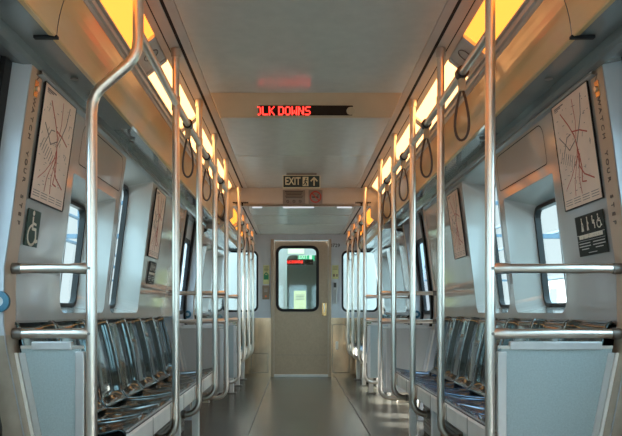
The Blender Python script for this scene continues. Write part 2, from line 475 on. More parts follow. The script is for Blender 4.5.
# closing wall behind the camera with a wide window
o = panel_holes('wall_back', [(-1.33, 0), (1.33, 0), (1.33, 2.46), (-1.33, 2.46)], [rrect(-1.0, -.5, 1.0, 1.9, .08), rrect(-.3, .3, 1.0, 1.9, .08), rrect(.5, 1.0, 1.0, 1.9, .08)], lambda x, h: (x, BACK, h), M['endwall'])
struct(o)

# ------------------------------------------------------------------ end wall
DW = (-.40, .425)
hw = [rrect(-1.20, -.64, .99, 1.93, (.09, .09, .09, .09), 6), rrect(.63, 1.20, .99, 1.93, .09, 6)]
o = panel_holes('wall_end', [(-1.33, 0), (DW[0], 0), (DW[0], 2.08), (DW[1], 2.08), (DW[1], 0), (1.33, 0), (1.33, 2.46), (-1.33, 2.46)], hw, lambda x, h: (x, END, h), M['endwall'])
struct(o)
for k, (a, b) in enumerate(((-1.20, -.64), (.63, 1.20))):
    fr = MB(); L1 = rrect(a - .035, b + .035, .955, 1.965, .11, 6); L2 = rrect(a, b, .99, 1.93, .09, 6)
    p = lambda q, y: (q[0], y, q[1])
    fr.loops([p(q, END - .012) for q in L1], [p(q, END - .012) for q in L2]); fr.loops([p(q, END - .012) for q in L1], [p(q, END) for q in L1]); fr.loops([p(q, END - .012) for q in L2], [p(q, END + .05) for q in L2])
    WINN[0] += 1
    root = struct(fr.build('window_%d' % WINN[0], M['frame']))
    L3 = rrect(a + .03, b - .03, 1.02, 1.90, .07, 6)
    mb = MB().loops([p(q, END - .008) for q in L2], [p(q, END - .008) for q in L3]); mb.loops([p(q, END - .008) for q in L3], [p(q, END + .03) for q in L3]); mb.build('gasket', M['black'], root)
    mb = MB(); mb.face([(a + .02, END + .02, 1.01), (b - .02, END + .02, 1.01), (b - .02, END + .02, 1.91), (a + .02, END + .02, 1.91)]); mb.build('glass', M['glass'], root)
# stainless lower panels with a hatch each
for k, (a, b) in enumerate(((-1.2, DW[0] - .05), (DW[1] + .05, 1.2))):
    o = struct(MB().span((a, END - .012, .0), (b, END - .001, .90)).build('trim_%d' % (11 + k), M['stainpanel']))
    c = (-.62 if k == 0 else .62)
    L = rrect(c - .13, c + .13, .06, .36 if k == 0 else .80, .02); L2 = rrect(c - .122, c + .122, .068, .352 if k == 0 else .792, .015)
    MB().loops([(q[0], END - .0135, q[1]) for q in L], [(q[0], END - .0135, q[1]) for q in L2]).build('hatch_outline', M['collar'], o)
    if k == 1:
        MB().span((.54, END - .03, .42), (.58, END - .013, .54)).build('hatch_latch', M['fitting'], o)
# door posts
for k, x in enumerate((DW[0] - .025, DW[1] + .025)):
    struct(MB().span((x - .024, END - .035, 0), (x + .024, END, 2.10)).build('trim_%d' % (13 + k), M['stain'], bevel=.004))
struct(MB().span((DW[0] - .05, END - .03, 2.08), (DW[1] + .05, END, 2.10)).build('trim_15', M['endwall']))
# end door
wl = rrect(-.372, .287, 0.995, 2.005, .11, 6)
o = panel_holes('door_9', [(DW[0], .01), (DW[1], .01), (DW[1], 2.078), (DW[0], 2.078)], [wl], lambda x, h: (x, END + .015, h), M['stain'])
door = struct(o)
g2 = rrect(-.33, .243, 1.038, 1.962, .075, 6)
p = lambda q, y: (q[0], y, q[1])
mb = MB().loops([p(q, END - .005) for q in wl], [p(q, END - .005) for q in g2]); mb.loops([p(q, END - .005) for q in wl], [p(q, END + .015) for q in wl]); mb.loops([p(q, END - .005) for q in g2], [p(q, END + .04) for q in g2]); mb.build('gasket', M['black'], door)
mb = MB(); mb.face([(-.35, END + .025, 1.02), (.26, END + .025, 1.02), (.26, END + .025, 1.98), (-.35, END + .025, 1.98)]); mb.build('glass', M['glass_end'], door)
MB().span((.335, END - .02, .93), (.40, END + .012, 1.13)).build('lock_plate', M['brass'], door, bevel=.004)
MB().tube([(.365, END - .02, 1.12), (.365, END - .055, 1.11), (.365, END - .055, 1.0), (.365, END - .02, .99)], .008, 10).build('handle', M['steel'], door, smooth=True)
MB().span((DW[0], END - .02, 0), (DW[1], END + .02, .035)).build('threshold', M['alu'], door, bevel=.004)
MB().span((DW[0] + .02, END + .008, .33), (DW[1] - .02, END + .014, .335)).build('crease_line', M['collar'], door)

# things on the end wall
yF = END - .004
def endframe(mb, x, z, off=.004): return mb.frame((x, END - off, z), (1, 0, 0), (0, 0, 1))
t = thing('emergency_notice', 'narrow yellow green emergency notice above the brown call box beside the end door', 'sign', (-.52, yF, 1.56))
endframe(MB(), -.52, 1.56).box((0, 0, .001), (.095, .29, .002)).build('notice_sheet', M['yellownote'], t)
mb = endframe(MB(), -.52, 1.56); mb.box((0, -.04, .003), (.075, .07, .002)); mb.stroke([(-.03, .0), (.0, .03), (.03, .0)], .016, .002, .002); mb.build('green_symbol', M['green'], t)
mb = endframe(MB(), -.52, 1.56)
for i in range(4): mb.box((0, .12 - .02 * i, .003), (.07 - .01 * (i % 2), .006, .002))
mb.build('text_lines', M['ink'], t)
t = thing('call_box', 'brown metal passenger call box with an orange button under the emergency notice', 'intercom', (-.525, yF, 1.29))
endframe(MB(), -.525, 1.29).box((0, 0, .012), (.105, .215, .024)).build('case', M['brownbox'], t, bevel=.004)
mb = endframe(MB(), -.525, 1.29)
for i in range(3): mb.box((0, .05 - .018 * i, .025), (.05, .006, .003))
mb.build('speaker_grille', M['greyplastic'], t)
endframe(MB(), -.525, 1.29).disc((0, -.06, .024), .014, 16, .006).build('button', M['orangelight'], t)
t = thing('safety_notice', 'yellow notice sheet above the slim grey lock fitting beside the end door', 'sign', (.535, yF, 1.60))
endframe(MB(), .535, 1.60).box((0, 0, .001), (.10, .21, .002)).build('notice_sheet', M['yellownote'], t)
mb = endframe(MB(), .535, 1.60)
for i in range(3): mb.box((0, .08 - .02 * i, .003), (.07, .006, .002))
mb.box((-.02, -.05, .003), (.03, .04, .002)); mb.box((.025, -.05, .003), (.025, .04, .002)); mb.build('text_lines', M['brownbox'], t)
t = thing('lock_fitting', 'slim grey vertical lock fitting with a dark keyhole on the end wall', 'lock', (.53, yF, 1.28))
endframe(MB(), .53, 1.28).box((0, 0, .008), (.06, .34, .016)).build('plate', M['greyplastic'], t, bevel=.004)
endframe(MB(), .53, 1.28).box((0, .12, .017), (.04, .07, .006)).build('keyhole_cover', M['ink'], t)
endframe(MB(), .53, 1.28).box((0, -.05, .017), (.012, .2, .003)).build('slot', M['collar'], t)
mb = endframe(MB(), .53, 2.005, .002); text_into(mb, '0729', .075, sx=1.05, bold=.001); tag(mb.build('car_number', M['ink']), 'black car number 0729 on the grey end wall over the safety notice', 'number')

# next car seen through the end door
NY = 11.55
o = panel_holes('wall_next_car', [(-1.3, -.3), (1.3, -.3), (1.3, 2.6), (-1.3, 2.6)], [rrect(-.24, .40, .96, 1.95, .10, 6)], lambda x, h: (x, NY, h), M['nextwall']); struct(o)
mb = MB(); L1 = rrect(-.24, .40, .96, 1.95, .10, 6); L2 = rrect(-.215, .375, .985, 1.925, .08, 6)
mb.loops([(q[0], NY - .01, q[1]) for q in L1], [(q[0], NY - .01, q[1]) for q in L2]); mb.build('next_door_gasket', M['nextdoor'], o)
mb = MB(); mb.face([(-.24, NY + .01, .96), (.40, NY + .01, .96), (.40, NY + .01, 1.95), (-.24, NY + .01, 1.95)]); mb.build('next_door_glass', glass('smoked_glass', (.70, .74, .70)), o)
mb = MB().span((-1.25, NY, -.05), (1.25, 19.5, 0)); struct(mb.build('floor_next_car', M['floor']))
mb = MB().span((-1.25, NY, 2.4), (1.25, 19.5, 2.45)); struct(mb.build('ceiling_next_car', M['ceiling']))
for s, nm in ((-1, 'left'), (1, 'right')):
    holes = [rrect(a, a + .9, 1.0, 1.8, .08) for a in (12.4, 14.0, 15.6, 17.2)]
    struct(panel_holes('wall_next_car_' + nm, [(NY, 0), (19.5, 0), (19.5, 2.45), (NY, 2.45)], holes, lambda y, h, s=s: (s * 1.25, y, h), M['nextwall']))
struct(MB().span((-1.25, 19.5, 0), (1.25, 19.52, 2.45)).build('wall_next_car_far', M['nextdoor']))
t = thing('notice_plate', 'pale notice plate over the window of the next car door', 'sign', (.0, NY - .02, 1.88))
MB().span((-.20, NY - .02, 1.95), (.07, NY - .015, 2.035)).build('plate', M['exitcream'], t)
t = thing('notice_sheet', 'pale yellow notice low on the window of the next car', 'sign', (-.05, NY - .012, 1.1))
MB().span((-.10, NY - .015, 1.02), (.10, NY - .012, 1.34)).build('sheet', M['yellownote'], t)
mb = MB(); mb.frame((-.0, NY - .016, 1.18), (1, 0, 0), (0, 0, 1))
for i in range(4): mb.box((0, .09 - .025 * i, .001), (.14, .006, .001))
mb.build('text_lines', M['ink'], t)
t = thing('exit_sign', 'small green and white exit sign seen through the end door window', 'sign', (.12, 16.0, 2.25))
MB().span((-.02, 16.0, 2.17), (.36, 16.02, 2.32)).build('panel', M['exitgreen'], t)
mb = MB(); mb.frame((.10, 15.995, 2.245), (1, 0, 0), (0, 0, 1)); text_into(mb, 'EXIT', .12, sx=.85, bold=.002); mb.box((.17, 0, 0), (.06, .1, .002)); mb.build('lettering', M['exitwhite'], t)
t = thing('led_display', 'small red scrolling display seen through the end door window', 'display', (-.1, 15.0, 2.05))
MB().span((-.32, 15.0, 2.0), (.3, 15.03, 2.12)).build('housing', M['ledback'], t)
mb = MB(); mb.frame((-.15, 14.99, 2.06), (1, 0, 0), (0, 0, 1))
text_into(mb, 'OLK DOWNS', .085, (.04, 0), sx=.75, bold=.002)
mb.build('red_letters', M['led'], t)

# ------------------------------------------------------------------ overhead: display, signs
LETT = {'O': ['01110', '10001', '10001', '10001', '10001', '10001', '01110'], 'L': ['10000'] * 6 + ['11111'], 'K': ['10001', '10010', '10100', '11000', '10100', '10010', '10001'],
        'D': ['11110', '10001', '10001', '10001', '10001', '10001', '11110'], 'W': ['10001', '10001', '10001', '10101', '10101', '11011', '10001'], 'N': ['10001', '11001', '11001', '10101', '10011', '10011', '10001'],
        'S': ['01111', '10000', '10000', '01110', '00001', '00001', '11110'], ' ': ['00000'] * 7}
nrm = Vector((0, .124, .12)).normalized()     # header front face: up vector is along (0,-.12,.124)
hc = Vector((0, 4.50, 2.318))
ht = thing('led_display', 'red scrolling display reading OLK DOWNS set in the sloping ceiling header', 'display', tuple(hc))
upv = (0, -.12, .124); LY = -.033
X0 = (258 - 296) * 4.48 / 700 - .065; X1 = (353 - 296) * 4.48 / 700 - .065
fr = lambda: MB().frame((0, 4.50 - .003, 2.318 - .003), (1, 0, 0), upv)
fr().box(((X0 + X1) / 2, LY, .0005), (X1 - X0, .068, .004)).build('display_window', M['ledback'], ht)
mb = fr(); dx = .00715; dy = .0086; x = X0 - .014
for ch in 'OLK DOWNS':
    g = LETT[ch]
    for r in range(7):
        for c in range(5):
            px = x + c * dx
            if g[r][c] == '1' and px > X0: mb.box((px, LY + (3 - r) * dy, .004), (dx * 1.15, dy * .92, .002))
    x += dx * (6.0 if ch != ' ' else 2.5)
mb.build('red_letters', M['led'], ht)
mb = fr(); mb.disc((X1 - .012, LY, .002), .027, 18, .006); mb.build('sensor', M['strapcollar'], ht)

ex = thing('exit_sign', 'dark exit sign with cream letters, running man and up arrow hung from the ceiling', 'sign', (0, 7.0, CEIL))
ez = .99 + (312 - 181.8) * 7.0 / 700; exx = (301.5 - 296) * .01 - .065
MB().box((exx, 7.0, ez), (.375, .03, .128)).build('board', M['exitcream'], ex, bevel=.003)
MB().box((exx, 6.984, ez), (.360, .004, .113)).build('face', M['exitdark'], ex)
MB().box((exx, 7.0, (ez + .064 + CEIL) / 2), (.30, .012, CEIL - ez - .064)).build('hanger', M['collar'], ex)
ef = lambda: MB().frame((exx, 6.981, ez), (1, 0, 0), (0, 0, 1))
mb = ef(); text_into(mb, 'EXIT', .105, (-.088, 0), 0, .002, sx=.72, bold=.0022); mb.build('lettering', M['exitcream'], ex)
mb = ef(); mb.box((.04, .0, .0), (.058, .092, .002)); mb.build('running_man_panel', M['exitcream'], ex)
mb = ef(); mb.disc((.045, .03, .001), .008, 10, .002); mb.stroke([(.042, .018), (.036, -.008), (.05, -.02), (.046, -.038)], .010, .001, .002); mb.stroke([(.036, -.008), (.028, -.026), (.018, -.030)], .009, .001, .002); mb.stroke([(.024, .0), (.042, .014), (.058, .004)], .007, .001, .002); mb.build('running_man', M['exitdark'], ex)
mb = ef(); mb.stroke([(.125, -.038), (.125, .03)], .014, 0, .002); mb.stroke([(.095, .005), (.125, .038), (.155, .005)], .014, 0, .002); mb.build('arrow', M['exitcream'], ex)

bf = lambda x, z: MB().frame((x, HDR - .002, z), (1, 0, 0), (0, 0, 1))
px = lambda u: (u - 296) * HDR / 700 - .065
pz = lambda v: .99 + (312 - v) * HDR / 700
t = thing('rules_notice', 'grey notice of small print with three symbols on the bulkhead under the exit sign', 'sign', (px(294), HDR - .002, pz(197)))
bf(px(294), pz(197)).box((0, 0, .001), (.25, .155, .003)).build('plate', M['noticegrey'], t)
mb = bf(px(294), pz(197))
for i in range(5): mb.box((0, .06 - .017 * i, .003), (.20 - .015 * (i % 3), .007, .002))
for i in (-1, 0, 1): mb.disc((i * .07, -.05, .0025), .016, 14, .002, .011); mb.stroke([(i * .07 - .008, -.042), (i * .07 + .008, -.058)], .004, .0025, .002)
mb.build('print', M['ink'], t)
t = thing('no_smoking_sign', 'round red no smoking sign on the bulkhead beside the rules notice', 'sign', (px(315.5), HDR - .002, pz(197)))
bf(px(315.5), pz(197)).box((0, 0, .001), (.155, .155, .002)).build('plate', M['noticegrey'], t)
mb = bf(px(315.5), pz(197)); mb.disc((0, 0, .004), .066, 26, .002, .052); mb.stroke([(-.04, .04), (.04, -.04)], .011, .0045, .0015); mb.build('red_ring', M['nosmoke'], t)
mb = bf(px(315.5), pz(197)); mb.box((-.004, -.002, .0035), (.07, .013, .002)); mb.stroke([(.03, .012), (.024, .02), (.036, .03)], .005, .002, .002); mb.build('cigarette', M['ink'], t)
for i, (u0, u1, lb) in enumerate(((283, 314, 'longest thin white strip light under the bulkhead in the middle'), (252, 262, 'short thin white strip light under the bulkhead near the left poles'), (337, 352, 'short thin white strip light under the bulkhead near the right poles'))):  # added glowing strips imitating daylight reflected below the bulkhead
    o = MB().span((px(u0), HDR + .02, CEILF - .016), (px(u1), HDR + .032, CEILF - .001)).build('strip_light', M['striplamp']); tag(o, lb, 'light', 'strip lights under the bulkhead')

# ------------------------------------------------------------------ lamps
ordn = ['first', 'second', 'third', 'fourth', 'fifth', 'sixth', 'seventh']
for s, nm in ((-1, 'left'), (1, 'right')):
    segs = [(BACK + .1, .9, 0, 'lamp_back', 'behind the camera'), (1.2, 3.54, 0, 'lamp_near', 'nearest the camera, amber'), (3.86, 5.0, 0, 'lamp', 'beyond the speaker panel'), (5.06, 6.2, 0, 'lamp', 'just past the scrolling display'), (6.26, 7.78, 0, 'lamp', 'ending at the bulkhead'), (8.0, 9.0, -.205, 'lamp_far', 'first beyond the bulkhead'), (9.25, 10.35, -.205, 'lamp_far', 'over the end of the car')]
    for a, b, dz, mt, lb in segs:
        t = thing('ceiling_light', 'warm glowing light panel along the %s ceiling edge, %s' % (nm, lb), 'light', (s * .84, (a + b) / 2, 2.3 + dz), 'light panels along the ceiling edges')
        A, B = (.780, CEIL + .012 + dz), (.915, 2.285 + dz)
        MB().sheet([(s * A[0], A[1]), (s * B[0], B[1])], a, b).build('diffuser', M[mt], t)
        for y in (a, b):
            mb = MB(); mb.prism([(s * .778, CEIL + .014 + dz), (s * .778, CEIL - .004 + dz), (s * .91, 2.27 + dz), (s * .92, 2.29 + dz)], 'y', y - .012, y + .012)
            mb.build('end_frame', M['alu'], t)
    # grey panel with round speaker between first and second lamps
    t = thing('speaker_panel', 'grey panel with a round speaker between lamps on the %s ceiling edge' % nm, 'speaker', (s * .84, 3.7, 2.33))
    MB().sheet([(s * .780, CEIL + .008), (s * .915, 2.282)], 3.555, 3.845).build('panel', M['ceiling_edge'], t)
    mb = MB().frame((s * .83, 3.7, 2.345), (0, 1, 0), (.81 * 1, 0, -.58 * s) if s > 0 else (-.81, 0, -.58)); mb.disc((0, 0, 0), .045, 24, .003, .040); mb.build('speaker_ring', M['collar'], t)

# ------------------------------------------------------------------ poles, screens, rails
PX = .698; R = .0195
def bend(s, x0, h, r=.09, n=7):
    return [(s * (x0 + r - r * math.cos(a)), h + r - r * math.sin(a)) for a in [PI / 2 * i / n for i in range(n + 1)]]
def foot_path(s, x0, y, hb, xe, top):
    return [(s * x0, y, top), (s * x0, y, 1.2), (s * x0, y, hb + .2)] + [(x, y, z) for x, z in bend(s, x0, hb)] + [(s * xe, y, hb)]
def pole(s, y, top, hb, label, xe=.80):
    t = thing('grab_pole', label, 'pole', (s * PX, y, hb - R), 'floor to ceiling grab poles')
    MB().tube(foot_path(s, PX, y, hb, xe, top - .004), R, 16).build('tube', M['steel'], t)
    MB().tube([(s * PX, y, top - .05), (s * PX, y, top - .003)], R + .006, 16).build('ceiling_socket', M['fitting'], t)
    MB().tube([(s * (xe - .01), y, hb), (s * (xe + .012), y, hb)], R + .008, 14).build('foot_socket', M['collar'], t)
    return t
def screen(s, y, x0, label, pm, bent=False, short=False):
    t = thing('bench_end_screen', label, 'screen', (s * x0, y, .19), 'bench end screens with bars')
    hb = .21
    path = foot_path(s, x0, y, hb, 1.0, CEIL - .004)
    if bent:
        path = [(s * .685, y, CEIL - .004), (s * .685, y, 2.06), (s * .690, y, 2.02), (s * .703, y, 1.988), (s * .725, y, 1.962)] + [(s * .83, y, 1.872), (s * .852, y, 1.845), (s * .864, y, 1.812), (s * x0, y, 1.77)] + path[1:]
    MB().tube(path, R + (.002 if bent else 0.0), 18).build('pole', M['steel'], t)
    xt = .685 if bent else x0
    MB().tube([(s * xt, y, CEIL - .05), (s * xt, y, CEIL - .003)], R + .007, 16).build('ceiling_socket', M['fitting'], t)
    for nm, h in (('upper_bar', 1.161), ('lower_bar', .905)):
        b = MB().tube([(s * (x0 + .019), y, h), (s * (XX(s, h) - .022), y, h)], .0185, 16).build(nm, M['steel'], t)
        MB().tube([(s * (XX(s, h) - .040), y, h), (s * (XX(s, h) - .006), y, h)], .0225, 16).build('wall_flange', M['collar'], b)
        MB().tube([(s * (x0 + .008), y, h), (s * (x0 + .03), y, h), (s * (x0 + .075), y, h)], [.0192, .0225, .0203], 16).build('tee_fitting', M['steel'], b)
        MB().tube([(s * x0, y, h - .05), (s * x0, y, h + .05)], R + .0008, 18).build('clamp_sleeve', M['steel'], b)
        mb = MB(); mb.frame((s * (x0 + .004), y - R - .004, h), (1, 0, 0), (0, 0, 1)); mb.disc((0, 0, 0), .006, 10, .004); mb.build('screw', M['collar'], b)
    # laminate panel tapering towards the floor
    hs = [.26, .36, .5, .62, .74, .845]
    edge = [(XX(s, h) - .030, h) for h in hs]
    x1 = x0 + .042
    pts = [(s * x1, hs[0])] + [(s * x, h) for x, h in edge] + [(s * x1, hs[-1])]
    MB().prism(pts, 'y', y - .007, y + .007).build('panel', M[pm], t)
    MB().span((s * (x0 + .026), y - .014, .26), (s * (x0 + .062), y + .014, .835)).build('edge_trim', M['alu'], t, bevel=.004)
    mb = MB()
    mb.prism([(s * (XX(s, h) - .044), h) for h in (.26, .5, .83)] + [(s * (XX(s, h) - .020), h) for h in (.83, .5, .26)], 'y', y - .013, y + .013)
    o = mb.build('edge_trim', M['alu'], t)
    mb = MB(); mb.prism([(s * (XX(s, h) - .017), h) for h in (.26, .5, .83)] + [(s * (XX(s, h) - .004), h) for h in (.83, .5, .26)], 'y', y - .016, y + .010); mb.build('outer_bead', M['rail'], o)
    MB().span((s * (x0 + .075), y - .015, .842), (s * (XX(s, .86) - .075), y + .015, .874)).build('top_channel', M['alu'], t, bevel=.003)
    MB().span((s * (x0 + .030), y - .006, .846), (s * (XX(s, .86) - .03), y + .006, .858)).build('top_strip', M['fitting'], t)
    return t
screen(-1, P1, .868, 'bench end screen with a pole bent outward at the top and a blue grey panel', 'panel', bent=True)
screen(1, P1, PX, 'nearest bench end screen on the right with a straight pole and wide blue grey panel', 'panel')
for s, nm in ((-1, 'left'), (1, 'right')):
    screen(s, P2, PX, 'bench end screen closing the far end of the %s bench before the side doors' % nm, 'panel2')
    screen(s, P3, PX, 'bench end screen on the %s just beyond the side doors' % nm, 'panel')
    for i, y in enumerate((3.69, 4.58, 5.47)):
        pole(s, y, CEIL, .32, 'slim steel pole on the front of the %s bench, %s past the nearest screen' % (nm, ordn[i]))
    for i, y in enumerate((8.53, 9.40, 10.25)):
        pole(s, y, CEILF, .36, 'slim steel pole on the %s bench past the doors, %s from the bulkhead' % (nm, ordn[i]))
    # overhead hand rails, in lengths between the poles
    for (ys, h, lb) in (((P1, 3.69, 4.58, 5.47, P2), 2.09, 'long steel overhead rail above the %s bench, carrying hand straps' % nm), ((7.95, 8.53, 9.40, 10.25, 10.66), 2.03, 'steel overhead rail on the %s side beyond the bulkhead' % nm)):
        t = thing('overhead_rail', lb, 'rail', (s * PX, ys[0], h))
        for i, (a, b) in enumerate(zip(ys, ys[1:])):
            a2 = a + (R + .001 if not (i == 0 and h < 2.05) else 0); b2 = b - (R + .001)
            xa = .685 if (s < 0 and i == 0 and h > 2.05) else PX
            MB().tube([(s * xa, a2, h), (s * PX, b2, h)], .019, 14).build('rail_length', M['steel'], t)
        for y in ys[1:-1]:
            MB().tube([(s * PX, y, h - .035), (s * PX, y, h + .035)], R + .004, 14).build('tee_fitting', M['fitting'], t)
# hand straps
def hand_strap(x, y, h, label, tw):
    t = thing('hand_strap', label, 'hand strap', (x, y, h), 'hand straps on the overhead rails')
    MB().tube([(x, y - .022, h), (x, y + .022, h)], .029, 16).build('clamp', M['clamp'], t)
    MB().span((x - .016, y - .012, h - .085), (x + .016, y + .012, h - .027)).build('collar', M['strapcollar'], t, bevel=.004)
    pts = []
    for i in range(28):
        a = 2 * PI * i / 28
        u = (1 - math.cos(a)) / 2            # 0 top .. 1 bottom
        w = .040 * math.sin(a) * (.35 + .75 * u)
        pts.append((x + w * math.cos(tw), y + w * math.sin(tw), h - .075 - .235 * u))
    MB().tube(pts, .0062, 8, closed=True).build('loop', M['strap'], t)
    return t
for s, nm in ((-1, 'left'), (1, 'right')):
    for i, y in enumerate((3.22, 4.10, 4.96, 5.88)):
        if s < 0 and i == 0: continue
        hand_strap(s * PX, y, 2.09, 'brown loop hand strap on the %s rail above the bench, %s along the rail' % (nm, ordn[i - (1 if s < 0 else 0)]), random.uniform(-.5, .3))
    for i, y in enumerate((8.2, 8.97, 9.85)):
        hand_strap(s * PX, y, 2.03, 'brown loop hand strap on the %s rail beyond the bulkhead, %s along' % (nm, ordn[i]), random.uniform(-.5, .5))

# ------------------------------------------------------------------ benches and seats
PITCH = .441
def make_seat(name_y, pan_mat, label):
    """built for the right side (+X); origin at seat centre on the rail line"""
    y0 = name_y
    t = thing('bucket_seat', label, 'seat', (.9, y0, .45), 'bucket seats along the benches')
    hw = PITCH / 2 - .006
    nu, nv = 22, 30
    def surf(prof_fn):
        mb = MB(); rows = []
        for j in range(nv + 1):
            rows.append([mb.v(prof_fn(-1 + 2 * i / nu, j / nv)) for i in range(nu + 1)])
        for j in range(nv):
            for i in range(nu):
                f = mb.bm.faces.new((rows[j][i], rows[j][i + 1], rows[j + 1][i + 1], rows[j + 1][i])); f.smooth = True
        return mb
    def dish(u, v, vlo, k):
        q = (abs(u) / .84) ** 6 + (max(0, vlo - v) / (vlo * .85)) ** k
        t = max(0, min(1, (q - .25) / 1.1))
        return t * t * (3 - 2 * t)
    def back(u, v):
        # v 0 at crease .. 1 at top with a rolled lip
        bx, bz = 1.108 + .098 * v - .010 * math.sin(PI * v), .474 + .476 * v
        n = Vector((-.975, 0, .21))
        w = hw * (1 - .05 * max(0, (.12 - v) / .12) ** 2 - .04 * max(0, (v - .95) / .05) ** 2)
        d = .030 * dish(u, v, .34, 5) - .008 * (1 - u * u)
        d += .030 * max(0, 1 - v / .12) ** 2
        d -= .020 * max(0, (v - .95) / .05) ** 2
        p = Vector((bx, 0, bz)) + n * d
        return (p.x, y0 + u * w, p.z)
    def pan(u, v):
        # v 0 at front lip .. 1 at back crease
        bx = .742 + .392 * v
        bz = .513 - .040 * math.sin(PI * .5 * min(1, v * 1.3)) + .040 * max(0, (v - .85) / .15) ** 2
        front = max(0, (.07 - v) / .07)
        bz -= .022 * front ** 2
        d = .014 * abs(u) ** 6 - .012 * (1 - u ** 4) * math.sin(PI * v)
        return (bx, y0 + u * hw, bz + d)
    surf(back).build('backrest', M['seat'], t, solid=.008)
    surf(pan).build('seat_pan', pan_mat, t, solid=.008)
    return t
def bench(s, nm, y0, n, label, far=False):
    y1 = y0 + n * PITCH
    t = thing('seat_bench', label, 'bench', (s * .95, (y0 + y1) / 2, 0))
    r = MB(); r.prism([(s * .728, .508), (s * .722, .498), (s * .722, .425), (s * .728, .418), (s * .738, .418), (s * .738, .508)], 'y', y0, y1)
    rail = r.build('front_rail', M['rail'], t)
    mb = MB().span((s * .729, y0, .5085), (s * .748, y1, .512)); mb.build('edge_strip', M['seatback'], rail)
    mb = MB()
    for k in range(int((y1 - y0) / .03)): mb.span((s * .731, y0 + .03 * k + .006, .5125), (s * .744, y0 + .03 * k + .018, .5150))
    mb.build('edge_studs', M['alu'], rail)
    mb = MB()
    for k in range(1, n): mb.span((s * .7205, y0 + PITCH * k - .0025, .42), (s * .7222, y0 + PITCH * k + .0025, .506))
    mb.build('joint_lines', M['collar'], rail)
    MB().span((s * 1.262, y0, .40), (s * 1.278, y1, .935)).build('back_panel', M['seatback'], t)
    MB().span((s * .76, y0, .415), (s * 1.262, y1, .432)).build('deck', M['seatback'], t)
    hb = MB().span((s * 1.0, y0 + .02, .005), (s * 1.26, y1 - .02, .36)).build('heater_cover', M['heater'], t)
    mb = MB()
    for k in range(9): mb.span((s * .994, y0 + .03, .05 + .03 * k), (s * 1.0, y1 - .03, .062 + .03 * k))
    mb.build('grille_slats', M['collar'], hb)
    for y in ((3.69, 4.58, 5.47) if not far else (8.53, 9.40, 10.25)):
        MB().span((s * .822, y - .03, 0.002), (s * .875, y + .03, .415)).build('leg', M['rail'], t, bevel=.004)
        MB().span((s * .79, y - .05, 0.001), (s * .90, y + .05, .012)).build('foot_plate', M['collar'], t)
    return t
B1 = 2.775
for s, nm in ((-1, 'left'), (1, 'right')):
    bench(s, nm, B1, 7, 'long bench frame with a metal front rail under the seven %s seats' % nm)
    bench(s, nm, 7.82, 6, 'bench frame past the side doors against the %s wall' % nm, far=True)
protoR = make_seat(B1 + PITCH / 2, M['seatpan_blue'], 'polished blue bucket seat on the right bench, first behind the nearest screen')
protoL = make_seat(50, M['seatpan'], 'polished dark bucket seat on the left bench, first behind the bent pole screen')
protoL.location = (-.9, B1 + PITCH / 2, .45); protoL.rotation_euler = (0, 0, PI)
for i in range(1, 7):
    dup(protoR, (.9, B1 + PITCH * (i + .5), .45), 0, 'polished blue bucket seat on the right bench, %s from the nearest screen' % ordn[i])
    dup(protoL, (-.9, B1 + PITCH * (i + .5), .45), PI, 'polished dark bucket seat on the left bench, %s from the bent pole screen' % ordn[i])
for i in range(6):
    dup(protoR, (.9, 7.82 + PITCH * (i + .5), .45), 0, 'small bucket seat past the right side doors, %s beyond their screen' % ordn[i])
    dup(protoL, (-.9, 7.82 + PITCH * (i + .5), .45), PI, 'small bucket seat past the left side doors, %s beyond their screen' % ordn[i])
# blue moulded end piece beyond the last right seat
mb = MB(); ya = B1 + 7 * PITCH
mb.prism([(1.00, .43), (1.26, .43), (1.262, .93), (1.245, .93), (1.19, .72), (1.13, .56), (1.08, .50), (1.0, .48)], 'y', ya + .004, ya + .03)
tag(mb.build('bench_bumper', M['blueshell'], bevel=.006), 'bright blue moulded end piece after the last seat of the right bench', 'end cap')

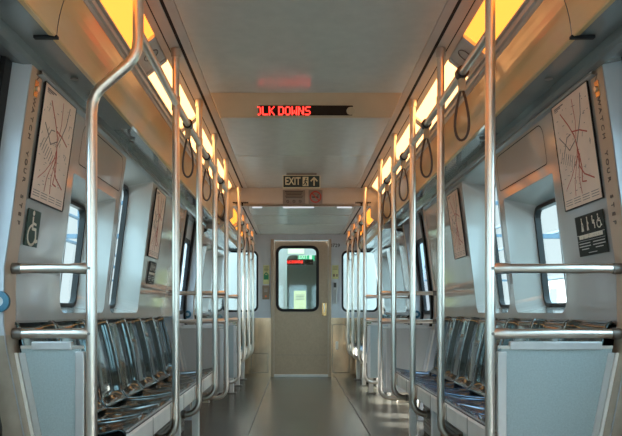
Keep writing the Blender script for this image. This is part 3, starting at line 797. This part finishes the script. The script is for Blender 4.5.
# ------------------------------------------------------------------ wall maps and signs
def route_map(s, y, h, w, ht, label):
    t = thing('route_map', label, 'map', (s * (XX(s, h) - .01), y, h), 'route maps on the walls')
    f = lambda z=.008: wframe(MB(), s, y, h, z)
    mb = f(.009); mb.box((0, 0, .0), (w, ht, .004)); mb.build('paper', M['paper'], t)
    mb = f(.009); bw = .004
    for c, sz in (((-w / 2 - bw / 2, 0), (bw, ht + 2 * bw)), ((w / 2 + bw / 2, 0), (bw, ht + 2 * bw)), ((0, ht / 2 + bw / 2), (w, bw)), ((0, -ht / 2 - bw / 2), (w, bw))):
        mb.box((c[0], c[1], .001), (sz[0], sz[1], .007))
    mb.build('frame', M['black'], t)
    W = lambda u, v: (u * w / 2, v * ht / 2)
    mb = f(.0115)
    for pl in ([(-.55, .78), (-.2, .5), (.05, .25), (.12, .0), (.1, -.3), (.3, -.48), (.75, -.62)], [(.1, .1), (.18, -.15), (.22, -.35), (.15, -.6), (.35, -.62)], [(-.05, .35), (.35, .3), (.7, .2)]):
        mb.stroke([W(*q) for q in pl], .0058, 0, .0008)
    for pl in ([(.12, .05), (.0, -.2), (-.25, -.55), (-.3, -.8)], [(.2, -.1), (.0, -.5), (.05, -.8)], [(.15, .9), (.2, .5), (.12, .2)], [(.12, -.1), (-.4, -.45), (-.75, -.62)]):
        mb.stroke([W(*q) for q in pl], .003, 0, .0007)
    mb.build('red_routes', M['redline'], t)
    mb = f(.0115)
    for pl in ([(.6, .9), (.5, .55), (.3, .3), (.12, .1)], [(-.75, .35), (-.5, .2), (-.3, .05), (.1, .18)], [(-.6, .05), (-.35, .3), (-.15, .32)]):
        mb.stroke([W(*q) for q in pl], .004, 0, .0009)
    for i in range(9):
        a = -.85 + .05 * i
        mb.stroke([W(a + .06 * i, -.1 - .03 * i), W(a + .06 * i + .14, .08 - .03 * i)], .003, 0, .0006)
    for i in range(60):
        u, v = random.uniform(-.9, .85), random.uniform(-.75, .85)
        l = random.uniform(.02, .10)
        mb.stroke([W(u, v), W(u + l, v)] if i % 3 else [W(u, v), W(u + l * .5, v + l * .8)], .0022, 0, .0005)
    for i in range(3): mb.stroke([W(-.85, .93 - .03 * i), W(-.35 - .15 * i, .93 - .03 * i)], .006 - .0015 * i, 0, .0006)
    for i in range(3):
        for j in range(4): mb.stroke([W(-.9 + .47 * j, -.84 - .045 * i), W(-.9 + .47 * j + .36, -.84 - .045 * i)], .0025, 0, .0006)
    mb.build('street_lines', M['greyline'], t)
    return t
route_map(1, 3.005, 1.685, .385, .47, 'big framed route map with red lines on the right wall by the lettered pillar')
route_map(-1, 3.01, 1.685, .385, .47, 'big framed route map with red lines on the left wall by the lettered pillar')
route_map(1, 5.27, 1.645, .36, .49, 'framed route map on the right wall past the second window')
route_map(-1, 5.27, 1.645, .36, .49, 'framed route map on the left wall past the second window')

def wheelchair(mb, cx, cy, k, z=.003):
    C = lambda x, y: (cx + x * k, cy + y * k)
    mb.disc((*C(-.08, .42), z), .075 * k, 12, .001)
    mb.stroke([C(-.08, .30), C(-.04, -.02), C(.20, -.02), C(.30, -.36), C(.40, -.33)], .085 * k, z)
    mb.stroke([C(-.06, .14), C(.18, .12)], .07 * k, z)
    pts = [C(-.03 + .30 * math.cos(a), -.20 + .28 * math.sin(a)) for a in [math.radians(105 + i * 20) for i in range(13)]]
    mb.stroke(pts, .075 * k, z)
def standing(mb, cx, cy, k, stick, z=.003):
    C = lambda x, y: (cx + x * k, cy + y * k)
    mb.disc((*C(0, .42), z), .08 * k, 12, .001)
    mb.stroke([C(0, .30), C(-.02, -.05), C(-.10, -.45)], .12 * k, z); mb.stroke([C(-.02, -.05), C(.10, -.45)], .10 * k, z)
    mb.stroke([C(0, .22), C(.16, .0)], .06 * k, z)
    if stick: mb.stroke([C(.16, .0), C(.20, -.45)], .035 * k, z)
    else: mb.stroke([C(.0, .1), C(.12, .05), C(.02, -.08)], .10 * k, z)
def sitting(mb, cx, cy, k, z=.003):
    C = lambda x, y: (cx + x * k, cy + y * k)
    mb.disc((*C(-.06, .40), z), .08 * k, 12, .001)
    mb.stroke([C(-.08, .28), C(-.06, -.05), C(.18, -.08), C(.20, -.42)], .11 * k, z)
    mb.disc((*C(.14, .08), z), .09 * k, 12, .001)
def priority_sign(s, y, h, w, ht, label):
    t = thing('priority_seating_sign', label, 'sign', (s * (XX(s, h) - .006), y, h), 'priority seating signs')
    f = lambda: wframe(MB(), s, y, h, .008)
    f().box((0, 0, 0), (w, ht, .003)).build('plate', M['signdark'], t)
    mb = f(); k = ht * .34
    standing(mb, -w * .26, ht * .27, k, True, .0015); standing(mb, -w * .06, ht * .27, k, False, .0015); sitting(mb, w * .14, ht * .27, k, .0015); wheelchair(mb, w * .34, ht * .27, k, .0015)
    mb.build('pictograms', M['signwhite'], t)
    mb = f(); mb.box((0, ht * .02, .0018), (w * .97, ht * .010, .001)); text_into(mb, 'PRIORITY SEATING-ASIENTOS DE PRIORIDAD', ht * .115, (0, -ht * .035 + ht * .0), .0016, .001, sx=w * .96 / (ht * .115 * 23.6), bold=.0016); mb.build('lettering', M['signwhite'], t)
    mb = f()
    mb.box((0, -ht * .125, .0018), (w * .94, ht * .008, .001))
    for c in (-.25, .25):
        for i, l in enumerate((.40, .42, .26)): mb.box((w * c, -ht * (.19 + .07 * i), .0018), (w * l, ht * .022, .001))
    mb.box((0, -ht * .43, .0018), (w * .3, ht * .016, .001))
    mb.build('small_print', M['alu'], t)
    return t
priority_sign(1, 2.965, 1.32, .28, .175, 'dark priority seating sign with white figures below the big right wall map')
priority_sign(-1, 5.30, 1.285, .24, .17, 'small dark priority seating sign below the framed map past the left windows')
t = thing('wheelchair_sign', 'small dark green wheelchair sign below the big map on the left wall', 'sign', (-XX(-1, 1.34), 2.92, 1.34))
f = lambda: wframe(MB(), -1, 2.885, 1.335, .008)
f().box((0, 0, 0), (.135, .15, .003)).build('plate', M['signgreen'], t)
mb = f(); wheelchair(mb, 0, 0, .145, .0015); mb.build('wheelchair_symbol', M['signwhite'], t)

# lettering and latches on the near door pillars, teal buttons on the jambs
for s, nm in ((-1, 'left'), (1, 'right')):
    mb = MB()
    txt = 'WATCH YOUR STEP'; h = 1.815; 
    for i, ch in enumerate(txt):
        if ch != ' ':
            wframe(mb, s, 2.745, h, .004); text_into(mb, ch, .034, (0, 0), 0, .001, bold=.0004, rot=-PI / 2)
        h -= .0338
    tag(mb.build('warning_lettering', M['fadedink']), 'dark letters WATCH YOUR STEP running down the %s door pillar' % nm, 'lettering')
    mb = MB(); h = 2.0 - .045
    for ch in 'ON':
        wframe(mb, s, 2.745, h, .004); text_into(mb, ch, .05, (0, 0), 0, .001, rot=-PI / 2); h -= .05
    tag(mb.build('warning_lettering', M['fadedink']), 'two dark letters above the brass latch on the %s door pillar' % nm, 'lettering')
    t = thing('pillar_latch', 'small brass latch plate near the top of the %s door pillar' % nm, 'latch', (s * XX(s, 1.87), 2.745, 1.865))
    f = lambda: wframe(MB(), s, 2.745, 1.865, .0045)
    f().box((0, 0, 0), (.034, .062, .003)).build('plate', M['brass'], t, bevel=.001)
    f().disc((0, 0, .002), .011, 14, .008).build('knob', M['steel'], t)
    for y, hh, xx, lb in ((7.625, .965, 1.245, 'beyond the side doors'), (2.677, 1.03, 1.197, 'beside the nearest door')):
        if s > 0 and y < 4: continue
        t = thing('door_button', 'round teal button with a grey centre on the %s door jamb %s' % (nm, lb), 'button', (s * xx, y, hh), 'teal door jamb buttons')
        mb = MB().frame((s * xx, y, hh), (1, 0, 0), (0, 0, 1)); mb.disc((0, 0, 0), .041, 28, .018, .019); mb.build('ring', M['teal'], t)
        mb = MB().frame((s * xx, y, hh), (1, 0, 0), (0, 0, 1)); mb.disc((0, 0, 0), .020, 18, .012); mb.build('centre', M['greyplastic'], t)
    # rounded access panel outline over the first window
    L1 = rrect(3.36, 4.14, 1.70, 1.90, (.02, .02, .06, .06), 6); L2 = rrect(3.365, 4.135, 1.705, 1.895, (.018, .018, .056, .056), 6)
    g = lambda q: (s * (XX(s, q[1]) - .0015), q[0], q[1])
    struct(MB().loops([g(q) for q in L1], [g(q) for q in L2]).build('trim_7' if s < 0 else 'trim_8', M['shadowgap']))

# ------------------------------------------------------------------ outside
struct(MB().span((-60, -40, -1.3), (60, 90, -1.2)).build('ground', M['gravel']))
for i, (x, y, w, d, h) in enumerate(((16, 14, 4, 12, 3.2), (19, 32, 5, 14, 3.6), (26, 58, 8, 16, 5.0), (-17, 18, 4, 14, 3.0), (-22, 40, 6, 16, 4.0))):
    t = thing('low_building', 'pale low building beside the tracks, seen through the %s windows, number %s out' % ('right' if x > 0 else 'left', ordn[i % 3]), 'building', (x, y, -1.2), 'pale buildings by the tracks')
    MB().span((x - w / 2, y - d / 2, -1.2), (x + w / 2, y + d / 2, h - 1.2)).build('wall', M['pale'], t)
    MB().span((x - w / 2 - .2, y - d / 2 - .2, h - 1.2), (x + w / 2 + .2, y + d / 2 + .2, h - .95)).build('roof', M['hazeblue'], t)
    for k in range(4):
        yy = y - d / 2 + d * (k + .5) / 4
        MB().span((x - math.copysign(w / 2 + .02, x), yy - .8, .1), (x - math.copysign(w / 2 - .02, x), yy + .8, h - 2.0)).build('window', M['hazeblue'], t)
for x, sd in ((6.5, 'right'), (-6.5, 'left')):
    for k, z in enumerate((3.0, 3.75)):
        tag(MB().tube([(x, -10, z), (x, 45, z)], .05, 8).build('overhead_cable', M['hazeblue']), 'pale blue overhead line running beside the %s windows, %s of two' % (sd, ('lower', 'upper')[k]), 'cable', 'overhead lines')
    for k, y in enumerate((12.5, 21, 30)):
        t = thing('line_gantry', 'pale blue gantry post beside the track through the %s windows, %s along' % (sd, ordn[k]), 'gantry', (x, y, -1.2), 'overhead line gantries')
        MB().span((x - .09, y - .09, -1.2), (x + .09, y + .09, 4.6)).build('mast', M['hazeblue'], t)
        MB().span((x - 2.8, y - .06, 4.2), (x + 4, y + .06, 4.32)).build('crossbeam', M['hazeblue'], t)
        MB().span((x - 2.8, y - .05, 2.3), (x + 4, y + .05, 2.38)).build('lower_crossbeam', M['hazeblue'], t)
    tag(MB().span((x + math.copysign(3, x) - .4, -5, -1.2), (x + math.copysign(3, x) + .4, 60, -.35)).build('trackside_hedge', M['greenery']), 'low pale green hedge beyond the %s windows' % sd, 'hedge')

struct(MB().span((-4.3, 3.7, -1.2), (-4.1, 6.75, 3.9)).build('wall_platform_shelter', M['pale']))  # unseen wall added to keep direct sun out of the left bench windows

# ------------------------------------------------------------------ light, world, camera
w = bpy.data.worlds.new('sky'); SC.world = w; w.use_nodes = True
nt = w.node_tree; bg = nt.nodes['Background']
tc = nt.nodes.new('ShaderNodeTexCoord'); sep = nt.nodes.new('ShaderNodeSeparateXYZ'); rp = nt.nodes.new('ShaderNodeValToRGB')
nt.links.new(tc.outputs['Generated'], sep.inputs[0]); mm = nt.nodes.new('ShaderNodeMath'); mm.operation = 'MULTIPLY_ADD'; mm.inputs[1].default_value = -.6
nt.links.new(sep.outputs['Y'], mm.inputs[0]); nt.links.new(sep.outputs['Z'], mm.inputs[2]); nt.links.new(mm.outputs[0], rp.inputs['Fac'])
rp.color_ramp.elements[0].position = 0.02; rp.color_ramp.elements[0].color = (.095, .112, .116, 1)
rp.color_ramp.elements[1].position = .40; rp.color_ramp.elements[1].color = (.47, .75, .88, 1)
nt.links.new(rp.outputs['Color'], bg.inputs['Color']); bg.inputs['Strength'].default_value = 4.3

sl = bpy.data.lights.new('sun', 'SUN'); sl.energy = 15; sl.angle = math.radians(2.0); sl.color = (1, .98, .93)
so = bpy.data.objects.new('sun', sl); COL.objects.link(so)
d = Vector((2.05, -.62, -1.05)); so.rotation_euler = d.to_track_quat('-Z', 'Y').to_euler()

cam = bpy.data.cameras.new('camera'); co = bpy.data.objects.new('camera', cam); COL.objects.link(co)
co.location = (-.065, 0, .99); co.rotation_euler = (PI / 2, 0, 0)
cam.sensor_width = 36; cam.lens = 700 / 622 * 36
cam.shift_x = (311 - 296) / 622; cam.shift_y = (312 - 218) / 622
cam.clip_start = .05; cam.clip_end = 300
SC.camera = co
vs = SC.view_settings
vs.view_transform = 'Standard'; vs.look = 'None'; vs.exposure = 1.12; vs.gamma = 1.0; vs.use_curve_mapping = False
for o in bpy.data.objects:
    if '_org' in o: del o['_org']
